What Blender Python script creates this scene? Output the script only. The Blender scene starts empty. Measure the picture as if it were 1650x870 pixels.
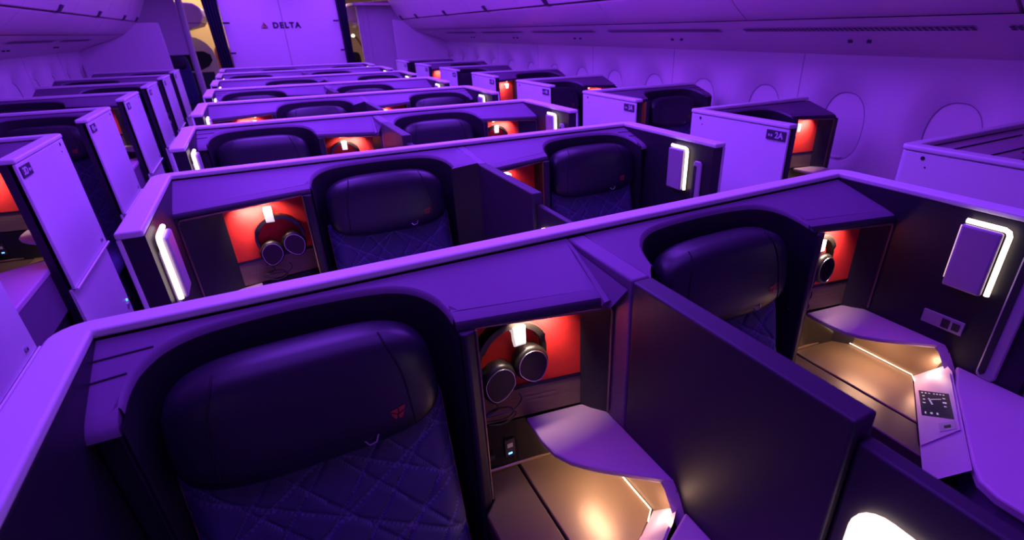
import bpy, bmesh, math, random
from mathutils import Vector, Matrix
random.seed(4)
S = bpy.context.scene
COL = S.collection
PI = math.pi

# ---------------------------------------------------------------- materials
def mat(name, col, rough=.5, metal=0., spec=.5, bump=0., bscale=300., var=0., vscale=8., emit=None, estr=0., coat=0., sheen=0.):
    m = bpy.data.materials.new(name); m.use_nodes = True
    nt = m.node_tree; b = nt.nodes['Principled BSDF']
    b.inputs['Base Color'].default_value = (*col, 1); b.inputs['Roughness'].default_value = rough
    b.inputs['Metallic'].default_value = metal; b.inputs['Specular IOR Level'].default_value = spec
    b.inputs['Coat Weight'].default_value = coat
    if emit:
        b.inputs['Emission Color'].default_value = (*emit, 1); b.inputs['Emission Strength'].default_value = estr
    tc = nt.nodes.new('ShaderNodeTexCoord')
    if var:
        n = nt.nodes.new('ShaderNodeTexNoise'); n.inputs['Scale'].default_value = vscale; n.inputs['Detail'].default_value = 3
        mx = nt.nodes.new('ShaderNodeMix'); mx.data_type = 'RGBA'
        mx.inputs[6].default_value = (*[c*(1-var) for c in col], 1); mx.inputs[7].default_value = (*[min(1, c*(1+var)) for c in col], 1)
        nt.links.new(tc.outputs['Object'], n.inputs['Vector']); nt.links.new(n.outputs['Fac'], mx.inputs[0])
        nt.links.new(mx.outputs[2], b.inputs['Base Color'])
    if bump:
        n = nt.nodes.new('ShaderNodeTexNoise'); n.inputs['Scale'].default_value = bscale; n.inputs['Detail'].default_value = 4
        bp = nt.nodes.new('ShaderNodeBump'); bp.inputs['Strength'].default_value = bump; bp.inputs['Distance'].default_value = .002
        nt.links.new(tc.outputs['Object'], n.inputs['Vector']); nt.links.new(n.outputs['Fac'], bp.inputs['Height'])
        nt.links.new(bp.outputs['Normal'], b.inputs['Normal'])
    return m

M = dict(
    white=mat('white_shell', (.80, .77, .80), .42, var=.03),
    rim=mat('window_rim', (.22, .17, .28), .5, var=.05),
    wall=mat('sidewall_white', (.80, .70, .76), .55, var=.03, vscale=2),
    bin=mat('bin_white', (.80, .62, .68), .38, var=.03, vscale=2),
    hood=mat('plum_hood', (.175, .105, .205), .5, bump=.08, bscale=900, var=.05),
    navy=mat('navy_panel', (.015, .011, .024), .48, var=.1),
    screen=mat('dark_partition', (.032, .021, .042), .5, var=.1),
    black=mat('black_lining', (.012, .011, .02), .6, var=.1),
    leather=mat('navy_leather', (.017, .014, .030), .36, spec=.5, bump=.12, bscale=420, var=.1),
    quilt=mat('blue_fabric', (.070, .056, .175), .8, bump=.3, bscale=1500, var=.12, vscale=40),
    seam=mat('dark_stitch', (.008, .007, .014), .7, var=.1),
    piping=mat('bronze_piping', (.22, .13, .08), .45, var=.1),
    bronze=mat('bronze_tray', (.22, .145, .10), .36, metal=.35, bump=.05, bscale=800, var=.08),
    bronzedark=mat('bronze_lid', (.12, .075, .06), .4, metal=.3, var=.08),
    quiltline=mat('blue_fabric_stitch', (.15, .115, .32), .8, var=.1),
    faint=mat('faint_glow', (1, .9, .8), .5, emit=(1, .72, .48), estr=.7, var=.01),
    trim=mat('bronze_trim', (.30, .20, .15), .35, metal=.6, var=.05),
    red=mat('red_felt', (.72, .02, .02), .75, bump=.25, bscale=700, var=.12, vscale=60),
    gloss=mat('black_gloss', (.012, .011, .014), .15, var=.1),
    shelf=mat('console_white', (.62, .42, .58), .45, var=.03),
    grey=mat('grey_plastic', (.42, .36, .44), .42, var=.05),
    chrome=mat('metal_edge', (.6, .55, .6), .25, metal=.9, var=.03),
    hp=mat('headphone_black', (.016, .012, .010), .38, spec=.6, var=.1),
    hpcup=mat('headphone_face', (.022, .015, .014), .3, metal=.2, var=.1),
    emblem=mat('red_emblem', (.20, .010, .028), .6, emit=(.5, .01, .03), estr=.05, var=.05),
    sign=mat('sign_letters', (.028, .018, .05), .5, var=.05),
    signred=mat('sign_logo', (.22, .05, .03), .5, var=.05),
    gold=mat('sign_logo_gold', (.55, .30, .10), .5, var=.05),
    warm=mat('warm_light', (1, .9, .8), .5, emit=(1, .80, .60), estr=2.6, var=.01),
    warmlow=mat('warm_glow_strip', (1, .9, .8), .5, emit=(1, .72, .48), estr=2.6, var=.01),
    hook=mat('white_hook_painted_glow', (.9, .88, .86), .4, emit=(1, .9, .85), estr=.55, var=.02),  # the hook is no lamp; emission imitates the niche light on it
    plate=mat('number_plate', (.06, .05, .09), .35, var=.05),
    pale=mat('pale_print', (.75, .70, .80), .5, var=.02),
    curtain=mat('navy_curtain', (.018, .016, .05), .85, var=.2, vscale=30),
    carpet=mat('dark_carpet', (.02, .018, .035), .95, bump=.5, bscale=300, var=.3, vscale=90),
    vent=mat('dark_vent', (.06, .04, .08), .6, var=.1),
    dark=mat('dark_gap', (.02, .012, .03), .6, var=.1),
    navyseat=mat('navy_seat', (.03, .04, .13), .7, var=.15, vscale=20),
    maroon=mat('maroon_seat', (.16, .03, .03), .7, var=.2, vscale=20),
    led=mat('usb_led', (.1, .3, .8), .4, emit=(.15, .45, 1), estr=2.5, var=.01),
    teal=mat('teal_led', (.1, .6, .6), .4, emit=(.1, .8, 1), estr=1.5, var=.01),
    disp=mat('display_black', (.012, .010, .02), .12, emit=(.02, .012, .05), estr=.6, var=.1),
    icon=mat('display_icons', (.5, .5, .55), .4, emit=(.60, .55, .70), estr=.30, var=.02),
    cream=mat('cream_aft_wall', (.62, .50, .36), .6, var=.05),
)

# ---------------------------------------------------------------- mesh builder
class MB:
    def __init__(s, mx=False, off=(0, 0, 0)):
        s.v = []; s.f = []; s.mi = []; s.mats = []; s.cur = 0; s.mx = mx; s.off = off
    def use(s, m):
        if m not in s.mats: s.mats.append(m)
        s.cur = s.mats.index(m); return s
    def p(s, x, y, z):
        x += s.off[0]; y += s.off[1]; z += s.off[2]
        s.v.append((-x if s.mx else x, y, z)); return len(s.v)-1
    def face(s, idx): s.f.append(list(idx)); s.mi.append(s.cur)
    def poly(s, pts): s.face([s.p(*q) for q in pts])
    def box(s, x0, x1, y0, y1, z0, z1):
        i = [s.p(x, y, z) for z in (z0, z1) for y in (y0, y1) for x in (x0, x1)]
        for q in ((0, 2, 3, 1), (4, 5, 7, 6), (0, 1, 5, 4), (2, 6, 7, 3), (0, 4, 6, 2), (1, 3, 7, 5)): s.face([i[k] for k in q])
    def prism(s, pts, z0, z1, ax='z'):
        def P(a, b, c): return {'z': (a, b, c), 'x': (c, a, b), 'y': (a, c, b)}[ax]
        lo = [s.p(*P(a, b, z0)) for a, b in pts]; hi = [s.p(*P(a, b, z1)) for a, b in pts]; n = len(pts)
        s.face(lo[::-1]); s.face(hi)
        for k in range(n): s.face((lo[k], lo[(k+1) % n], hi[(k+1) % n], hi[k]))
    def loft(s, rings, closed=False, cap=False):
        R = [[s.p(*q) for q in r] for r in rings]
        for a, b in zip(R, R[1:]):
            n = len(a)
            for k in range(n if closed else n-1): s.face((a[k], a[(k+1) % n], b[(k+1) % n], b[k]))
        if cap: s.face(R[0][::-1]); s.face(R[-1])
    def tube(s, path, r, n=8, closed=False):
        P = [Vector(q) for q in path]; L = len(P); rings = []
        rr = r if isinstance(r, (list, tuple)) else [r]*L
        up = None
        for k in range(L):
            a = P[k-1] if (k or closed) else P[0]; b = P[(k+1) % L] if (k < L-1 or closed) else P[-1]
            t = (b-a).normalized()
            if up is None:
                up = Vector((0, 0, 1)) if abs(t.z) < .9 else Vector((0, 1, 0))
            up = (up-t*up.dot(t)).normalized(); w = t.cross(up)
            rings.append([tuple(P[k]+(up*math.cos(2*PI*j/n)+w*math.sin(2*PI*j/n))*rr[k]) for j in range(n)])
        if closed: rings.append(rings[0]); s.loft(rings, True)
        else: s.loft(rings, True, True)
    def superell(s, c, abc, n=4., nu=40, nv=20, shear=0., taper=0.):
        e = 2./n
        def sp(w): return math.copysign(abs(w)**e, w)
        rings = []
        for i in range(nv+1):
            eta = -PI/2+PI*i/nv; r = []
            for j in range(nu):
                w = 2*PI*j/nu
                ce, se = sp(math.cos(eta)), sp(math.sin(eta))
                if i in (0, nv): ce = .02
                x = abc[0]*ce*sp(math.cos(w)); y = abc[1]*ce*sp(math.sin(w)); z = abc[2]*se
                r.append((c[0]+x*(1-taper*z/abc[2]), c[1]+y+shear*z, c[2]+z))
            rings.append(r)
        s.loft(rings, True, True)
    def build(s, name, m=None, parent=None, bevel=0., smooth=True, ang=38, seg=2):
        me = bpy.data.meshes.new(name); me.from_pydata(s.v, [], s.f)
        mats = s.mats if s.mats else [m]
        if m and s.mats and m not in s.mats: pass
        for k in mats: me.materials.append(M[k])
        if s.mats: me.polygons.foreach_set('material_index', s.mi)
        bm = bmesh.new(); bm.from_mesh(me); bmesh.ops.recalc_face_normals(bm, faces=bm.faces); bm.to_mesh(me); bm.free()
        if smooth:
            me.polygons.foreach_set('use_smooth', [True]*len(me.polygons))
            me.set_sharp_from_angle(angle=math.radians(ang))
        o = bpy.data.objects.new(name, me); COL.objects.link(o)
        if parent: o.parent = parent
        if bevel:
            b = o.modifiers.new('bevel', 'BEVEL'); b.width = bevel; b.segments = seg; b.limit_method = 'ANGLE'; b.angle_limit = math.radians(35)
            b.use_clamp_overlap = True
        return o

def thing(name, loc, label, cat, group=None):
    o = bpy.data.objects.new(name, None); COL.objects.link(o); o.location = loc; o.empty_display_size = .05
    tag(o, label, cat, group); return o
def tag(o, label, cat, group=None):
    o['label'] = label; o['category'] = cat
    if group: o['group'] = group
    return o
def structure(o): o['kind'] = 'structure'; return o
def clone(root, loc, label, group=None):
    r = root.copy(); COL.objects.link(r); r.location = loc; r['label'] = label
    if group: r['group'] = group
    for ch in list(root.children):
        c = ch.copy(); COL.objects.link(c); c.parent = r
        for g in list(ch.children):
            d = g.copy(); COL.objects.link(d); d.parent = c
    return r
def crom(pts, n=6):
    out = []
    for i in range(len(pts)-1):
        p0 = Vector(pts[max(i-1, 0)]); p1 = Vector(pts[i]); p2 = Vector(pts[i+1]); p3 = Vector(pts[min(i+2, len(pts)-1)])
        for k in range(n):
            t = k/n
            out.append(tuple(.5*((2*p1)+(-p0+p2)*t+(2*p0-5*p1+4*p2-p3)*t*t+(-p0+3*p1-3*p2+p3)*t**3)))
    out.append(tuple(pts[-1])); return out
def text_mesh(txt, size, offset=0., spacing=1., extrude=.002):
    cu = bpy.data.curves.new('t', 'FONT'); cu.body = txt; cu.size = size; cu.offset = offset; cu.space_character = spacing
    cu.extrude = extrude; cu.align_x = 'CENTER'; cu.align_y = 'CENTER'; cu.resolution_u = 3
    o = bpy.data.objects.new('t', cu); COL.objects.link(o)
    dg = bpy.context.evaluated_depsgraph_get()
    me = bpy.data.meshes.new_from_object(o.evaluated_get(dg)); bpy.data.objects.remove(o); bpy.data.curves.remove(cu)
    return me
def word(s): return {1: 'nearest', 2: 'second', 3: 'third', 4: 'fourth', 5: 'fifth', 6: 'sixth', 7: 'seventh', 8: 'farthest'}[s]

# ---------------------------------------------------------------- layout numbers (metres)
PITCH = 1.12
YC = .951                      # inner edge of the cap of the nearest centre row
YR, YL = 1.030, .975           # same for the right and left side suites
XL, XR = -.896, .910           # inner faces of the aisle wings of the centre unit
WT = .056                      # wing thickness
ZT = 1.220; ZB = 1.203         # cap top and underside
SIDE = 1.476                   # inner face of the aisle wing of the side suites

def zh(v): return 1.2+.30*v   # sloping hood surface
def arch(a0, a1):
    L = [(a0, -.158), (a0+.006, -.11), (a0+.022, -.07), (a0+.058, -.036), (a0+.12, -.018), ((a0+a1)/2, -.011)]
    R = [(a0+a1-x, v) for x, v in L[::-1]][1:]
    return [(q[0], q[1]) for q in crom([(x, v, 0) for x, v in L+R], 5)]

# ---------------------------------------------------------------- one suite interior
def suite(root, mx, xl, xr, a0, a1, n1, xh, dl=False, dr=False, wingl=False, wingr=False, dz=0., hm='hood'):
    """parts of one suite in row coordinates; niche to the right of the seat (mx mirrors)"""
    B = lambda: MB(mx, (0, 0, dz))
    A = arch(a0, a1)
    vn, vf = -.128, -.168
    # --- hood
    m = B()
    bound = [(xl, 0, 1.2), (xr, 0, 1.2), (xr, vf, zh(vf)), (a1+.012, vn, zh(vn))]
    Aw = [(x, v, zh(v)) for x, v in A if v > (-.15 if x < (a0+a1)/2 else -.127)]
    bound += Aw[::-1]
    if dl: bound += [(xl+.075, -.155, zh(-.155)), (xl, -.25, 1.186)]
    else: bound += [(a0-.004, -.148, zh(-.148)), (xl, -.148, zh(-.148))]
    m.poly(bound)
    if dl:   # saddle dropping to the seat on the divider side
        pass
    prof = [(0, 0), (-.012, -.0045), (-.022, -.010), (-.030, -.017), (-.032, -.024), (-.026, -.028), (.004, -.029)]
    m.loft([[(a1-.003, vn+dv, zh(vn)+dw), (xr, vf+dv, zh(vf)+dw)] for dv, dw in prof[:3]])
    m.poly([(a1-.003, vn+dv, zh(vn)+dw) for dv, dw in prof]+[(a1-.003, vn+.02, zh(vn)-.03)])
    m.poly([(a1-.003, vn, zh(vn)), (a1+.012, vn, zh(vn)), (a1-.002, vn+.02, zh(vn+.02))])
    if not dl: m.loft([[(xl, -.148+dv, zh(-.148)+dw), (a0+.003, -.148+dv, zh(-.148)+dw)] for dv, dw in prof]); m.poly([(a0+.003, -.148+dv, zh(-.148)+dw) for dv, dw in prof]+[(a0+.003, -.12, zh(-.148)-.03)]); m.poly([(a0+.003, -.148, zh(-.148)), (a0-.004, -.148, zh(-.148)), (a0+.003, -.12, zh(-.12))])
    # edge of arch rolls over into the recess
    m.loft([[(x, v, zh(v)) for x, v in A if v > -.15],
            [(x+(.004 if x < (a0+a1)/2 else -.004), v-.004, zh(v)-.004) for x, v in A if v > -.15],
            [(x+(.006 if x < (a0+a1)/2 else -.006), v-.006, zh(v)-.014) for x, v in A if v > -.15]])
    hd = m.build('hood', hm, root, ang=50)
    m = B(); e_ = 0
    m.loft([[(a1-.003, vn+dv-e_, zh(vn)+dw-e_), (xr, vf+dv-e_, zh(vf)+dw-e_)] for dv, dw in prof[2:]]); m.build('lip_shade', 'navy', hd)  # lower roll of the lip: its shade is put in as navy colour
    if dl:
        m = B(); m.poly([(xl, -.251, 1.185), (xl+.077, -.156, zh(-.156)-.001), (xl+.077, -.17, .3), (xl, -.251, .3)]); m.build('post', 'navy', root)
    else:
        for v in (-.045, -.088):
            m = B(); m.tube([(xl, v, zh(v)), (a0+(.042 if v > -.06 else .010), v+.004, zh(v+.004))], .0022, 6); m.build('seam', 'seam', hd)
    # --- recess behind the seat
    m = B()
    top = [(x+(.006 if x < (a0+a1)/2 else -.006), v-.006, zh(v)-.012) for x, v in A]
    top = [(top[0][0], -.175, zh(-.175)+.0)]+top+[(top[-1][0], -.175, zh(-.175))]
    m.loft([top, [(x, v, .35) for x, v, z in top]])
    m.build('seat_recess', 'black', root)
    # --- posts either side of the recess
    m = B(); zl = zh(vn)-.026
    m.prism([(a1-.004, -.172), (a1+.006, -.178), (a1+.026, -.172), (a1+.028, -.10), (a1-.004, -.10)], .08, zl)
    m.build('post', 'navy', root, bevel=.004)
    if not dl:
        m = B()
        m.prism([(xl, -.165), (a0+.004, -.165), (a0+.004, -.02), (xl, -.02)], .08, zh(-.15)-.012)
        m.build('post', 'navy', root, bevel=.008)
    # --- niche
    nb0, nb1 = -.083, -.126
    x0 = a1+.027
    m = B(); zc = zh(vf)-.026; zn = zh(vn)-.026
    m.poly([(x0, -.16, .69), (x0, nb0, .69), (x0, nb0, zn+.004), (x0, -.16, zn+.004)])
    m.poly([(n1, nb1, .69), (xr-.001, -.176, .69), (xr-.001, -.2, zc), (n1, nb1, zc+.01)])
    m.poly([(x0, -.16, zn), (x0, nb0, zn), (n1, nb1, zc+.002), (xr, -.19, zc)])
    niche = m.build('niche', 'navy', root)
    vb = lambda x: nb0+(nb1-nb0)*(x-x0)/(n1-x0)
    m = B(); m.poly([(x0, vb(x0), .925), (n1, vb(n1), .925), (n1, vb(n1), zc+.004), (x0, vb(x0), zn)]); m.build('red_lining', 'red', niche)
    m = B(); m.use('bronze')
    m.poly([(x0, vb(x0)-.001, .838), (n1, vb(n1)-.001, .838), (n1, vb(n1)-.001, .919), (x0, vb(x0)-.001, .919)])
    m.use('black').box(x0, n1, vb(x0)-.004, vb(x0)-.002, .919, .926) if False else None
    if True:
        m.use('gloss'); m.poly([(x0, vb(x0)-.003, .917), (n1, vb(n1)-.003, .917), (n1, vb(n1)-.003, .927), (x0, vb(x0)-.003, .927)])
        m.use('trim')
        for k, (aa, bb) in enumerate(((.35, .78), (.5, .9))):
            xa, xb = x0+(n1-x0)*aa, x0+(n1-x0)*bb; zz = .888-.012*k
            m.poly([(xa, vb(xa)-.003, zz), (xb, vb(xb)-.003, zz), (xb, vb(xb)-.003, zz+.0025), (xa, vb(xa)-.003, zz+.0025)])
    m.build('label_strip', None, niche)
    m = B(); m.poly([(x0, vb(x0)-.002, .69), (n1, vb(n1)-.002, .69), (n1, vb(n1)-.002, .834), (x0, vb(x0)-.002, .834)]); m.build('port_panel', 'gloss', niche)
    xu = x0+.075
    m = B(); m.use('dark').box(xu-.012, xu+.012, vb(xu)-.008, vb(xu)-.002, .735, .785)
    m.use('grey').box(xu-.007, xu+.007, vb(xu)-.0095, vb(xu)-.008, .762, .774)
    m.use('led').box(xu-.005, xu+.005, vb(xu)-.0095, vb(xu)-.008, .742, .747)
    m.use('dark').box(xu-.05, xu-.038, vb(xu)-.007, vb(xu)-.001, .742, .754)
    m.build('usb_port', None, niche, bevel=.0012)
    m = B(); m.prism([(vb(xh)-.002, 1.100), (vb(xh)-.047, 1.100), (vb(xh)-.047, 1.058), (vb(xh)-.040, 1.054), (vb(xh)-.032, 1.066), (vb(xh)-.030, 1.082), (vb(xh)-.002, 1.084)], xh-.012, xh+.014, 'x')
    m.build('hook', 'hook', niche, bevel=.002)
    m = B(); m.tube([(xh-.008, -.115, zc+.002), (xh-.008, -.115, zc-.006)], .006, 12); m.build('niche_light', 'warmlow', niche)
    # bronze frame round the opening
    m = B()
    m.tube([(x0+.002, -.160, zn), (xr-.012, -.196, zc-.006), (xr-.004, -.194, zc-.02), (xr-.004, -.19, .845)], .0035, 6)
    m.tube([(x0+.001, -.170, zn), (x0+.001, -.168, .70)], .0025, 6)
    m.build('niche_trim', 'trim', root)
    # --- console
    m = B(); m.prism([(xr-.194, -.10), (xr, -.12), (xr, -.364), (xr-.096, -.426), (xr-.194, -.487)], .675, .70)
    tray = m.build('console_tray', 'bronze', root, bevel=.003)
    m = B(); m.prism([(a1+.03, -.09), (xr-.198, -.10), (xr-.198, -.49), (xr-.267, -.533), (a1+.0, -.60), (a1+.0, -.20), (a1+.03, -.17)], .655, .698)
    m.build('armrest_lid', 'bronzedark', tray, bevel=.004)
    m = B(); m.prism([(a1+.004, -.20), (xr-.002, -.12), (xr-.002, -.40), (xr-.25, -.55), (a1+.004, -.62)], .04, .655); m.build('console_body', 'black', tray)
    m = B(); sh = [(xr-.172, -.108), (xr-.174, -.19), (xr-.168, -.235), (xr-.150, -.272), (xr-.118, -.31), (xr-.08, -.345), (xr-.012, -.405), (xr, -.415), (xr, -.15), (n1-.001, nb1-.002)]
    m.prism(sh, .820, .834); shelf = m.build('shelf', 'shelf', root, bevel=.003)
    m = B(); m.loft([[(xr-.016, -.396, .833), (xr, -.412, .833)], [(xr-.013, -.415, .815), (xr, -.430, .815)], [(xr-.010, -.465, .735), (xr, -.480, .735)]])
    m.loft([[(xr-.020, -.391, .829), (xr-.016, -.396, .833)], [(xr-.018, -.41, .815), (xr-.013, -.415, .815)], [(xr-.014, -.46, .735), (xr-.010, -.465, .735)]])
    m.build('shelf_end', 'shelf', shelf)
    m = B(); m.poly([(xr-.002, -.12, .702), (xr-.002, -.40, .702), (xr-.002, -.43, .82), (xr-.002, -.12, .82)]); m.build('side_panel', 'bronze', shelf)
    m = B(); m.tube([(xr-.006, -.125, .704), (xr-.006, -.364, .704), (xr-.03, -.385, .704)], .0016, 6)
    m.build('light_strip', 'warmlow', shelf)
    m = B(); m.tube([(a1+.03, -.094, .705), (xr-.012, -.124, .705)], .004, 6); m.build('tray_rim', 'trim', tray)
    # control panel: slope from tray up to the ledge
    A0 = Vector((xr-.096, -.426, .70)); es = Vector((-.8477, -.5304, 0)); et = Vector((.3054, -.4880, .8177)); nn = Vector((-.4337, .6931, .5757))
    P = lambda a, t, h=0: tuple(A0+es*a+et*t+nn*h)
    m = B(); m.poly([P(-.112, 0), P(.30, 0), P(.345, .03), P(.36, .108), P(-.03, .108), P(-.075, .098)])
    cp = m.build('control_panel', 'shelf', root)
    m = B(); m.prism([(0, 0), (1, 0), (1, 1), (0, 1)], 0, 1)
    m.v = []; m.f = []; m.mi = []
    fr = [(-.035, .006), (.215, .004), (.222, .102), (-.02, .104)]
    lo = [m.p(*P(a, t, .0005)) for a, t in fr]; hi = [m.p(*P(a, t, .004)) for a, t in fr]
    m.use('shelf'); m.face(hi)
    for k in range(4): m.face((lo[k], lo[(k+1) % 4], hi[(k+1) % 4], hi[k]))
    def qd(mn, a0_, a1_, t0, t1, h):
        m.use(mn); m.poly([P(a0_, t0, h), P(a1_, t0, h), P(a1_, t1, h), P(a0_, t1, h)])
    m.use('disp'); m.poly([P(-.018, .014, .0045), P(.100, .016, .0045), P(.178, .094, .0045), P(.068, .092, .0045)])
    def sk(a, t): # screen coordinates 0..1
        x0_, t0_ = -.018+(.100+.018)*a, .014+.002*a
        x1_, t1_ = .068+(.178-.068)*a, .092+.002*a
        return (x0_+(x1_-x0_)*t, t0_+(t1_-t0_)*t)
    def blk(a, b, c, d, mn='icon'):
        m.use(mn); m.poly([P(*sk(a, b), .0055), P(*sk(c, b), .0055), P(*sk(c, d), .0055), P(*sk(a, d), .0055)])
    for b in (.10, .22, .34, .50, .60, .70, .80): blk(.07, b, .11, b+.06)          # title row
    for a, b, c, d in ((.2, .12, .24, .2), (.34, .12, .38, .2), (.48, .1, .52, .2), (.22, .78, .26, .86), (.38, .76, .44, .88), (.54, .78, .58, .86), (.85, .12, .93, .17), (.85, .3, .92, .38), (.84, .5, .92, .56)): blk(a, b, c, d)
    for i in range(5): blk(.30+.05*i, .30+.02*i, .34+.05*i, .36+.02*i)
    for i in range(6): blk(.32-.01*i, .38+.06*i, .35-.01*i, .43+.06*i)
    # seat control button
    m.use('grey'); m.poly([P(.165, .055, .0048), P(.200, .056, .0048), P(.215, .096, .0048), P(.185, .095, .0048)])
    m.use('dark'); m.poly([P(.184, .068, .0055), P(.194, .068, .0055), P(.202, .084, .0055), P(.191, .084, .0055)])
    m.build('touch_screen', None, cp, smooth=False)
    # ledge in front of the control panel
    led = [(xr, -.455), (xr-.098, -.502), (xr-.224, -.583), (xr-.345, -.658), (xr-.385, -.69), (xr-.402, -.73), (xr-.402, -.80), (xr-.37, -.95), (xr-.28, -1.04), (xr, -1.05)]
    m = B(); m.prism(led, .765, .79); lg = m.build('console_ledge', 'shelf', root, bevel=.006, seg=3)
    m = B(); m.prism([(xr-.004, -.47), (xr-.224, -.60), (xr-.338, -.672), (xr-.392, -.735), (xr-.392, -.80), (xr-.36, -.94), (xr-.27, -1.03), (xr-.004, -1.04)], .60, .765); m.build('ledge_skirt', 'hood', lg)
    m = B(); m.prism([(xr-.02, -.50), (xr-.33, -.69), (xr-.37, -.80), (xr-.34, -.93), (xr-.25, -1.02), (xr-.02, -1.03)], .02, .60); m.build('pedestal', 'black', lg)

def wing_fittings(root, side, xw, dz=0., dv=0.):
    """reading lamp, switch and door handle on the inner face of a wing. side=+1: inner face looks to -x"""
    s = side
    X = lambda d: xw-s*d
    def bx(m, d0, d1, v0, v1, z0, z1):
        a, b = sorted((X(d0), X(d1))); m.box(a, b, v0+dv, v1+dv, z0+dz, z1+dz)
    m = MB(); bx(m, .014, .030, -.454, -.365, 1.006, 1.174)
    lamp = m.build('orange_reflection', 'grey', root, bevel=.006)
    m = MB(); bx(m, 0, .015, -.44, -.375, 1.02, 1.155); m.build('lamp_mount', 'dark', lamp)
    m = MB()
    pth = [(X(.014), -.368+dv, 1.181+dz), (X(.014), -.45+dv, 1.181+dz), (X(.014), -.459+dv, 1.177+dz), (X(.014), -.463+dv, 1.168+dz), (X(.014), -.463+dv, 1.01+dz)]
    m.tube(pth, .0065, 8); m.build('light_strip', 'warm', lamp)
    m = MB(); m.tube([(X(.008), -.358+dv, 1.165+dz), (X(.008), -.358+dv, 1.02+dz)], .002, 6); m.build('light_strip', 'faint', lamp)
    m = MB(); m.use('grey'); bx(m, 0, .006, -.44, -.338, .876, .914); m.use('dark')
    bx(m, .006, .008, -.408, -.388, .882, .908); bx(m, .006, .008, -.432, -.414, .884, .906)
    m.build('call_switch', None, root, bevel=.003)
    m = MB(); pts = [(-.500, .80), (-.508, .79), (-.537, .79), (-.545, .80), (-.545, 1.13), (-.537, 1.14), (-.508, 1.14), (-.500, 1.13)]
    a, b = sorted((X(0), X(.010))); m.prism([(v, z+dz) for v, z in pts], a, b, 'x'); m.build('door_handle', 'grey', root, bevel=.004)
    m = MB(); m.prism([(-.505, .81+dz), (-.512, .80+dz), (-.52, .81+dz), (-.52, 1.12+dz), (-.505, 1.12+dz)], *sorted((X(.010), X(.012))), 'x'); m.build('handle_slot', 'dark', bpy.data.objects[root.children[-1].name])

def corner(cx, cy, r, a0, a1, n=6):
    return [(cx+r*math.cos(a0+(a1-a0)*k/n), cy+r*math.sin(a0+(a1-a0)*k/n)) for k in range(n+1)]

# ---------------------------------------------------------------- centre units
def centre_unit(kind, label):
    root = thing('suite_shell', (0, 0, 0), label, 'suite', 'two-seat centre suite shells')
    xo0, xo1 = XL-WT, XR+WT; r = .05; vb = .042
    outer = [(xo0, -.60)]+corner(xo0+r, vb-r, r, PI, PI/2)+corner(xo1-r, vb-r, r, PI/2, 0)+[(xo1, -.60)]
    inner = [(XR, -.60), (XR, 0), (XL, 0), (XL, -.60)]
    m = MB(); m.prism(outer+inner, ZB, ZT); m.build('cap_rail', 'white', root, bevel=.005, seg=3)
    t = .010
    in2 = [(xo1-t, -.598), (xo1-t, vb-r)]+corner(xo1-r, vb-r, r-t, 0, PI/2)+corner(xo0+r, vb-r, r-t, PI/2, PI)+[(xo0+t, -.598)]
    m = MB(); m.prism(outer[:1]+outer[1:-1]+[(xo1, -.60)]+in2, .05, ZB); m.build('outer_panel', 'white', root, bevel=.003)
    for s, x in ((-1, XL), (1, XR)):
        m = MB(); a, b = sorted((x, x+s*(WT-t))); m.box(a, b, -.594, .03, .05, ZB); m.build('wing_panel', 'navy', root)
        wing_fittings(root, s, x, 0, -.085 if s < 0 else 0)
    m = MB(); m.box(XL, XR, .012, .03, .05, ZB-.004); m.build('divider_panel', 'navy', root)
    if kind != 'Q':
        suite(root, False, XL, -.045, -.862, -.362, -.085, -.238, wingl=True)
        suite(root, False, .0, XR, *((.085, .607, .872, .690) if kind == 'P0' else (.040, .558, .81, .655)), dl=True, wingr=True)
        d0, d1, zt = -.045, .0, 1.196
    else:
        suite(root, True, -.072, -XL, -.018, .505, .776, .645, dl=True, wingr=True)
        suite(root, True, -XR, -.112, -.888, -.412, -.16, -.235, wingl=True)
        d0, d1, zt = .074, .110, 1.180
    # privacy screen between the seats
    m = MB(); m.prism([(-.25, .05), (-.25, zt), (-.70, zt), (-.70, .05)], d0, d1, 'x')
    ps = m.build('privacy_screen', 'screen', root, bevel=.005, seg=3)
    m = MB(); m.prism([(0, .3), (0, ZB-.002), (-.247, zt), (-.247, .3)], d0, d1, 'x'); m.build('screen_gusset', 'hood', ps, bevel=.005)
    xs = d0
    m = MB(); g = [(xs-.004, -.002, 1.196), (xs-.008, -.06, 1.180), (xs-.014, -.13, 1.155), (xs-.020, -.20, 1.128)]
    m.tube(g, [.004, .008, .012, .014], 8)
    m.poly([(xs-.003, -.004, 1.19), (xs-.003, -.24, 1.175), (xs-.02, -.21, 1.125), (xs-.03, -.2, 1.13), (xs-.012, -.05, 1.184)])
    m.build('gusset_fold', 'hood', ps)
    m = MB(); m.box(d0+.012, d1-.005, -1.07, -.702, .05, zt-.034); low = m.build('lower_screen', 'screen', root, bevel=.005, seg=3)
    m = MB(); xx = d0+.012
    pts = corner(-.770, 1.045, .045, 0, PI/2, 6)+corner(-.86, 1.078, .012, PI/2, PI, 3)+[(-.872, .94), (-.725, .94)]
    m.prism(pts, xx-.007, xx-.003, 'x'); m.build('reading_light', 'warm', low)
    m = MB(); m.prism([(v*1, z) for v, z in [(-.75, .96), (-.75, 1.08), (-.85, 1.09), (-.85, .96)]], xx-.005, xx, 'x'); m.build('light_base', 'grey', low)
    return root

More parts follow.
